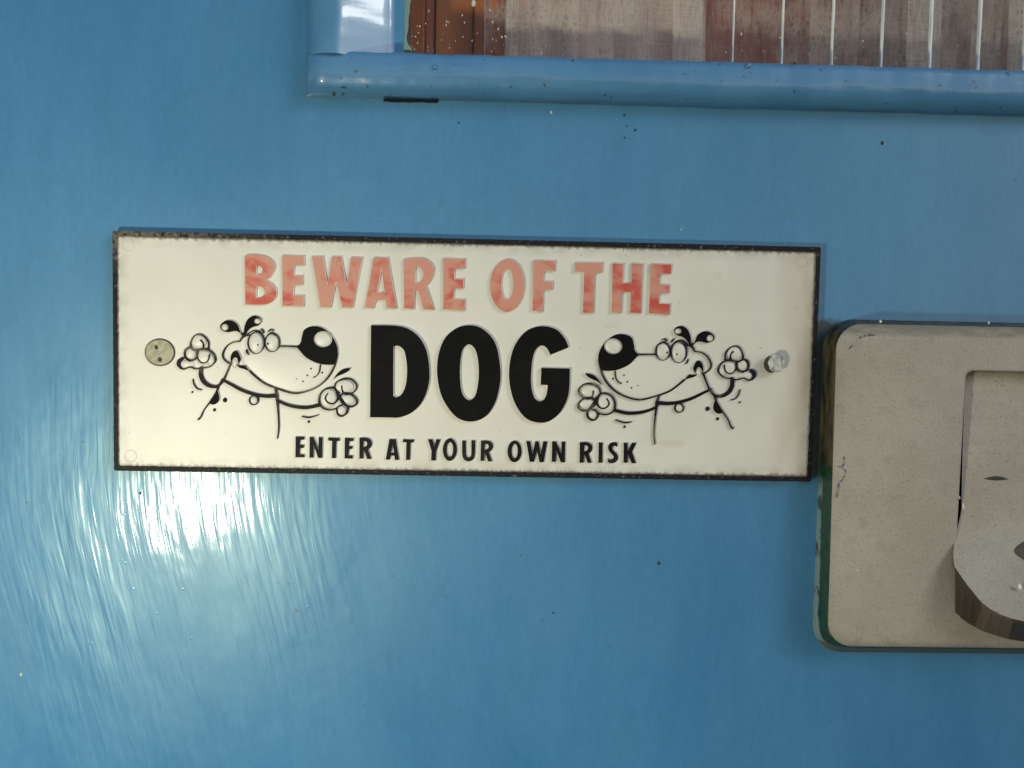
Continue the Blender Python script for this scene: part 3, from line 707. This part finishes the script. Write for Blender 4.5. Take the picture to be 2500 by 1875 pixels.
    line('paw_outline|b', [(1588,1105),(1590,1010),(1630,945),(1690,918),(1750,925),(1795,980)], [20, 18, 16, 18, 18, 26]); line('paw_outline|b', [(1588,1100),(1640,1142),(1710,1155),(1775,1138)], [16, 14, 14, 16])
    line('paw_outline|b', [(1682,972),(1655,1030),(1690,1078),(1750,1082),(1790,1025),(1772,950)], [10, 18, 16, 16, 20, 14])
    line('paw_outline|b', [(1752,922),(1770,860),(1850,820),(1930,825),(1988,880),(1985,930),(1940,975),(1870,985),(1838,945),(1832,895)], [14, 14, 20, 16, 14, 14, 18, 16, 14, 18])
    line('paw_outline|b', [(1815,1000),(1855,972),(1930,985),(1990,1040),(1988,1090),(1940,1120),(1880,1108),(1850,1060)], [18, 14, 18, 16, 22, 18, 16, 12])
    line('paw_outline|b', [(1800,1000),(1835,1060),(1885,1115)], [22, 40, 20]); line('paw_outline|b', [(1775,1150),(1790,1120),(1835,1102)], [14, 14, 14])
    line('paw_outline|b', [(1775,1150),(1790,1205),(1835,1222),(1880,1195),(1895,1150),(1885,1115)], [14, 16, 16, 18, 16, 14])
    flush()
dog(cA, 1)
MA = ((-0.98187, -0.036421), (-0.030786, 0.970357), (2130.117, 58.3879))
def cBm(x, y):
    return cB(x*MA[0][0] + y*MA[1][0] + MA[2][0], x*MA[0][1] + y*MA[1][1] + MA[2][1])
dog(cBm, 2)

# ---------------------------------------------------------------- the two fixings
t = NT('dull grey pin'); n1 = t.noise(None, 900, 3)
M_pin = t.set(Base_Color=t.mix(t.ramp(n1, .35, .65), (0.24, 0.22, 0.155), (0.33, 0.31, 0.235)), Roughness=0.5, Metallic=0.25, Normal=t.bump(n1, 0.0001))
t = NT('galvanised nail'); n1 = t.noise(t.map((900, 350, 900), rot=(0, 0, .4)), 1, 3, .7)
M_nail = t.set(Base_Color=t.mix(t.ramp(n1, .35, .65), (0.22, 0.225, 0.21), (0.66, 0.68, 0.66)), Roughness=0.55, Metallic=0.15, Normal=t.bump(n1, 0.0004))
t = NT('rusty shank'); M_rust = t.set(Base_Color=(0.045, 0.035, 0.022), Roughness=0.7)
p = at(391, 860, FZ)
pin = thing('screw', (p[0], p[1], FZ), label='flat dull grey screw head set flush in the left end of the sign', cat='screw')
lp = [Vector((q.x, q.y)) for q in ell(p[0], p[1], 0.00395, 0.0036, 40)]
cap = fill_mesh('screw_head', [lp, [Vector((q.x, q.y)) for q in ell(p[0]-.0009, p[1]+.0014, .00042, .00055, 12, .3)], [Vector((q.x, q.y)) for q in ell(p[0]+.0001, p[1]-.0020, .00052, .0006, 12, .1)]], FZ - 0.0001, FZ + 0.0006, 0.0002, 3)
link('screw_head', cap, M_pin, pin)
link('screw_recess', fill_mesh('screw_recess', [[Vector((q.x, q.y)) for q in ell(p[0], p[1], 0.00425, 0.0039, 36)]], FZ - 0.0001, FZ + 0.00012, 0.00005), M_rust, pin)
p = at(1884, 889, FZ); tp = at(1896, 886, FZ + 0.0030)
nail = thing('nail', (p[0], p[1], FZ), label='silvery galvanised nail head standing proud of the right end of the sign', cat='nail')
loops = []
for k, (r_, zz, f_) in enumerate(((0.0023, FZ - 0.0001, 0), (0.0022, FZ + 0.0008, .3), (0.0023, FZ + 0.0019, .75), (0.0024, FZ + 0.0024, .85))):
    loops.append([(p[0] + (tp[0]-p[0])*f_ + r_*math.cos(a/28*2*PI), p[1] + (tp[1]-p[1])*f_ + r_*1.1*math.sin(a/28*2*PI), zz) for a in range(28)])
link('nail_shank', loft('nail_shank', loops, cap1=True), M_rust, nail, smooth=True)
hd = []
for r_, zz in ((0.0022, 0.00245), (0.00245, 0.0026), (0.0024, 0.0029), (0.0021, 0.00315), (0.0012, 0.00325), (0.0003, 0.0033)):
    hd.append([(tp[0] + r_*(1 + .06*math.sin(a*1.9))*math.cos(a/28*2*PI), tp[1] + r_*1.12*(1 + .05*math.cos(a*1.3))*math.sin(a/28*2*PI), FZ + zz - 0.18 * r_ * math.cos(a/28*2*PI)) for a in range(28)])
link('nail_head', loft('nail_head', hd, cap0=True, cap1=True), M_nail, nail, smooth=True)

# ================================================================ LOCK PLATE
PZ = 0.0100
def plate_face():
    t = NT('dusty cream-grey paint'); x, y, z = t.sep()
    f = t.noise(None, 1600, 3, .7); m = t.noise(None, 260, 3, .6); l = t.noise(None, 40, 3)
    c = t.mix(t.ramp(l, .3, .7), (0.345, 0.312, 0.262), (0.41, 0.378, 0.325))
    c = t.mix(t.math('MULTIPLY', t.ramp(m, .5, .72), .28), c, (0.24, 0.235, 0.19))
    c = t.mix(t.math('MULTIPLY', t.ramp(f, .55, .68), .6), c, (0.15, 0.135, 0.10))
    c = t.mix(t.math('MULTIPLY', t.ramp(f, .36, .28), .5), c, (0.52, 0.50, 0.42))
    # grime along the lower edge of the plate
    gy = t.math('MULTIPLY', t.ramp(y, -0.040, -0.052), t.ramp(m, .25, .7, .25, 1))
    c = t.mix(t.math('MULTIPLY', gy, .55), c, (0.085, 0.085, 0.06))
    # dirty top arris
    gt = t.math('MULTIPLY', t.ramp(y, 0.0422, 0.0437), t.ramp(t.noise(t.map((140, 500, 1)), 1, 3), .3, .6, .45, 1))
    c = t.mix(t.math('MULTIPLY', gt, .6), c, (0.11, 0.105, 0.085))
    h = t.math('ADD', t.math('MULTIPLY', f, .35), m)
    t.set(Base_Color=c, Roughness=0.6, Normal=t.bump(h, 0.00028), Specular_IOR_Level=0.35); return t.m
M_plate = plate_face()
def plate_side():
    t = NT('layers of old paint on plate edge'); x, y, z = t.sep()
    n = t.noise(t.map((400, 60, 400)), 1, 3, .6); zz = t.math('ADD', z, t.math('MULTIPLY', t.math('SUBTRACT', n, .5), 0.0034))
    gre = t.mix(t.ramp(t.noise(t.map((1, 1, 1)), 500, 2), .3, .7), (0.010, 0.042, 0.018), (0.022, 0.070, 0.030))
    bro = t.mix(t.ramp(t.noise(t.map((300, 90, 300)), 1, 3), .35, .65), (0.11, 0.09, 0.05), (0.035, 0.03, 0.018))
    yy = t.math('ADD', y, t.math('MULTIPLY', t.math('SUBTRACT', n, .5), 0.006))
    c = t.mix(t.ramp(yy, 0.0075, 0.0045), bro, gre)
    c = t.mix(t.math('MULTIPLY', t.ramp(zz, 0.0032, 0.0026), t.ramp(y, 0.003, -0.004)), c, (0.22, 0.30, 0.29))
    dk = t.math('MULTIPLY', t.ramp(t.noise(t.map((200, 120, 200), loc=(1, 2, 3)), 1, 3, .7), .52, .62), t.ramp(zz, 0.0055, 0.003))
    c = t.mix(t.math('MULTIPLY', dk, .85), c, (0.012, 0.018, 0.012))
    c = t.mix(t.ramp(y, -0.0462, -0.0475), c, (0.13, 0.13, 0.095))
    c = t.mix(t.ramp(zz, 0.0086, 0.0093), c, (0.20, 0.165, 0.11))
    t.set(Base_Color=c, Roughness=0.45, Normal=t.bump(n, 0.0008)); return t.m
M_side = plate_side()
def rq(tl, bl, w_, r, n=8):
    """rounded quad from its top-left and bottom-left corners and a width"""
    tl, bl = Vector(tl), Vector(bl); tr_, br = tl + Vector((w_, 0)), bl + Vector((w_, 0)); cs = [tr_, tl, bl, br]; o = []
    for i in range(4):
        c = cs[i]; a = (cs[i-1] - c).normalized(); b = (cs[(i+1) % 4] - c).normalized()
        for k in range(n + 1):
            t_ = k / n * PI / 2
            o.append(c + a * r * (1 - math.sin(t_)) + b * r * (1 - math.cos(t_)))
    return o
top_tl = at(2047, 790, PZ); top_bl = at(2023, 1580, PZ)
base_tl = at(2012, 778, 0); base_bl = at(1982, 1592, 0)
W_ = 0.125
def grow(l, g, cx, cy): return l
T = rq(top_tl, top_bl, W_, 0.0070); Bq = rq(base_tl, base_bl, W_ + 0.012, 0.0085)
rtl = at(2358, 903, PZ); rbl = at(2331, 1392, PZ)
HW = 0.056
RH = rq(rtl, rbl, HW, 0.0022); RH2 = rq((rtl[0]+.0003, rtl[1]-.0003), (rbl[0]+.0003, rbl[1]+.0003), HW - .0006, 0.0020)
def mixl(a, b, f): return [p.lerp(q, f) for p, q in zip(a, b)]
def up(l, z): return [(p.x, p.y, z) for p in l]
Ti = [p + (Vector((sum(q.x for q in T)/len(T), sum(q.y for q in T)/len(T))) - p).normalized() * 0.0012 for p in T]
Ti2 = [p + (Vector((sum(q.x for q in T)/len(T), sum(q.y for q in T)/len(T))) - p).normalized() * 0.0032 for p in T]
lock = thing('lock_plate', (top_tl[0] + 0.06, (top_tl[1]+top_bl[1])/2, 0), label='raised cream-grey door lock plate with chipped green edge and recessed latch', cat='lock plate')
sides = loft('plate_edge', [up(Bq, -0.0002), up(mixl(Bq, T, .25), 0.0016), up(mixl(Bq, T, .40), 0.0030), up(mixl(Bq, T, .62), 0.0060), up(mixl(Bq, T, .93), 0.0084), up(T, PZ - 0.0010)])
link('plate_edge', sides, M_side, lock, smooth=True)
def outl(l): return l
face = loft('plate_face', [up(T, PZ - 0.0010), up(Ti, PZ - 0.0003), up(Ti2, PZ), up(mixl(Ti2, RH, .5), PZ), up(mixl(Ti2, RH, .96), PZ), up(RH, PZ - 0.00005), up(RH2, PZ - 0.0006), up(RH2, PZ - 0.008)])
link('plate_face', face, M_plate, lock, smooth=True)
# latch paddle: floor of the recess rising out towards its rounded foot
def zf(y):
    y0 = rtl[1]; y1 = rbl[1]; t_ = max(0.0, (y0 - y) / (y0 - y1))
    return PZ - 0.0042 + 0.0040 * min(t_, 1) ** 2 + max(0, t_ - 0.72) ** 2 * 0.065
arc_px = [(2331,1384),(2343,1402),(2360,1426),(2377,1447),(2396,1470),(2418,1487),(2442,1500),(2470,1510),(2500,1517),(2535,1521),(2570,1521)]
base_px = [(2333,1500),(2333,1502),(2345,1512),(2362,1524),(2382,1534),(2400,1543),(2430,1553),(2462,1562),(2500,1568),(2535,1571),(2570,1571)]
arc = []
for u, v in arc_px:
    z = PZ
    for _ in range(6): p = at(u, v, z); z = zf(p[1])
    arc.append((p[0], p[1], z))
cxm = rtl[0] + HW / 2
arc.append((cxm, arc[-1][1], zf(arc[-1][1])))
full = [a for a in arc if a[0] < cxm]; full += [arc[-1]] + [(2*cxm - a[0], a[1], a[2]) for a in full[::-1]]
cols = full; rows = 64; v, f = [], []
for (x, yb_, zb) in cols:
    x0_ = x if True else x
    for j in range(rows + 1):
        s = j / rows; yy = rtl[1] - 0.0006 + (yb_ - rtl[1] + 0.0006) * s
        lx = rtl[0] + (rbl[0] - rtl[0]) * s + 0.0021           # left side follows the recess, a hair inside it
        k = (x - cols[0][0]) / (cxm - cols[0][0]); k = min(1, max(-1, 2 - k if False else k))
        xx = x
        if x < cxm:
            f_ = (x - cols[0][0]) / (cxm - cols[0][0]); xt = lx + (cxm - lx) * f_
            bl_ = max(0.0, min(1.0, (s - 0.70) / 0.3)); bl_ = bl_ * bl_ * (3 - 2 * bl_); xx = xt * (1 - bl_) + x * bl_
        zz = zf(yy) - (0.0008 if j == 0 else 0)
        v.append((xx, yy, zz))
nC = len(cols)
for i in range(nC - 1):
    for j in range(rows): a = i*(rows+1)+j; f.append((a, a+1, a+rows+2, a+rows+1))
pad = mesh('latch_paddle', v, f)
paddle = link('latch_paddle', pad, M_plate, lock, smooth=True)
link('recess_floor', box(rbl[0] - .0005, rbl[0] + HW + 0.003, rbl[1] + 0.001, rtl[1] + 0.0005, 0.001, 0.0030), M_dark, lock)
t = NT('grimy brown metal and paddle shadow'); n1 = t.noise(None, 1300, 3, .6)
M_brown = t.set(Base_Color=t.mix(t.ramp(n1, .35, .65), (0.060, 0.048, 0.036), (0.078, 0.061, 0.045)), Roughness=0.6, Normal=t.bump(n1, 0.0003))
t = NT('tarnished tan metal'); n1 = t.noise(None, 1100, 3, .6)
M_tan = t.set(Base_Color=t.mix(t.ramp(n1, .35, .65), (0.17, 0.118, 0.082), (0.14, 0.10, 0.072)), Roughness=0.6, Normal=t.bump(n1, 0.0003))
bs = [at(u, v_, PZ) for u, v_ in base_px]; bs.append((cxm, bs[-1][1]))
def skirt(i0, i1, mirror=False):
    v, f = [], []
    for i in range(i0, i1 + 1):
        a = arc[i]; b = bs[i]
        X = (lambda q: 2*cxm - q) if mirror else (lambda q: q)
        q = [a[n_] + (b[n_] - a[n_]) * 0.10 for n_ in range(2)]
        v += [(X(a[0]), a[1], a[2]), (X(q[0]), q[1], max(PZ, a[2] - 0.0004)), (X(b[0]), b[1], PZ - 0.0003)]
    for k in range(i1 - i0): f.append((3*k, 3*k+1, 3*k+4, 3*k+3)); f.append((3*k+1, 3*k+2, 3*k+5, 3*k+4))
    return mesh('foot_facet', v, f)
for i0, i1, m in ((0, 4, M_brown), (4, 7, M_tan), (7, 11, M_brown)):
    for mi in (False, True): link('foot_facet', skirt(i0, i1, mi), m, paddle)
p = at(2550, 1350, PZ + 0.001); pz = zf(p[1])
shadow_loop = [Vector((q.x, q.y)) for q in cat(S((p[0]-.0088, p[1]+.0004), (p[0]-.0045, p[1]+.0036), (p[0]+.003, p[1]+.0080), (p[0]+.010, p[1]+.001), (p[0]+.002, p[1]-.0052), (p[0]-.0050, p[1]-.0026)), True, 6)]
me = dome('paddle_shadow', shadow_loop, 0, 0.0004, 3)  # flat dark patch standing in for a soft shadow on the paddle
for v_ in me.vertices: v_.co.z += zf(v_.co.y) + 0.00004
link('paddle_shadow', me, M_brown, paddle, smooth=True)
p = at(2437, 1171, PZ - .002); pz = zf(p[1])
link('slot', dome('slot', [Vector((q.x, q.y)) for q in cat([(p[0]-.0042, p[1]), (p[0], p[1]+.00085, 1), (p[0]+.0040, p[1]), (p[0], p[1]-.0007, 1)], True, 8)], pz - 0.00005, 0.00012, 3), M_speck, paddle)
# chips and scuffs
t = NT('blue scuff'); M_scuff = t.set(Base_Color=t.mix(t.ramp(t.noise(None, 900, 2), .45, .55), (0.30, 0.28, 0.23), (0.07, 0.10, 0.15)), Roughness=0.6)
ident = lambda x, y: (x, y)
for pts, ws in (([(2094,829),(2105,821),(2120,818),(2137,818)], [16, 28, 26, 10]), ([(2070,854),(2080,846),(2090,842)], [12, 26, 14]),
                ([(2060,1116),(2062,1128),(2055,1140),(2046,1138)], [18, 24, 20, 8]), ([(2056,1142),(2064,1150),(2060,1165),(2052,1178)], [10, 16, 16, 8]), ([(2048,1180),(2046,1200),(2042,1215)], [10, 14, 8])):
    link('scuff', fill_mesh('scuff', [ragged(stroke_loop(pts, ws, ident, PZ, 8, 1.0), 0.0001, 1500, 3)], PZ - 0.0003, PZ + 0.00006, 0.00002, 1), M_scuff, lock)
t = NT('bare bright chip'); M_chip = t.set(Base_Color=(0.8, 0.78, 0.68), Roughness=0.4)
for u, v_, rx, ry in ((2490, 1433, 5, 8), (2351, 1236, 3, 9), (2150, 785, 3, 4), (2342, 1215, 2.5, 5), (2414, 788, 2, 4), (2093, 1393, 1.5, 4)):
    z = PZ if v_ < 1000 else (zf(at(u, v_, PZ)[1]) if u > 2335 else PZ)
    p = at(u, v_, z)
    link('chip', dome('chip', [Vector((q.x, q.y)) for q in ell(p[0], p[1], rx*MM, ry*MM, 9, .2)], z - 0.0001, 0.0004, 3), M_chip, lock)
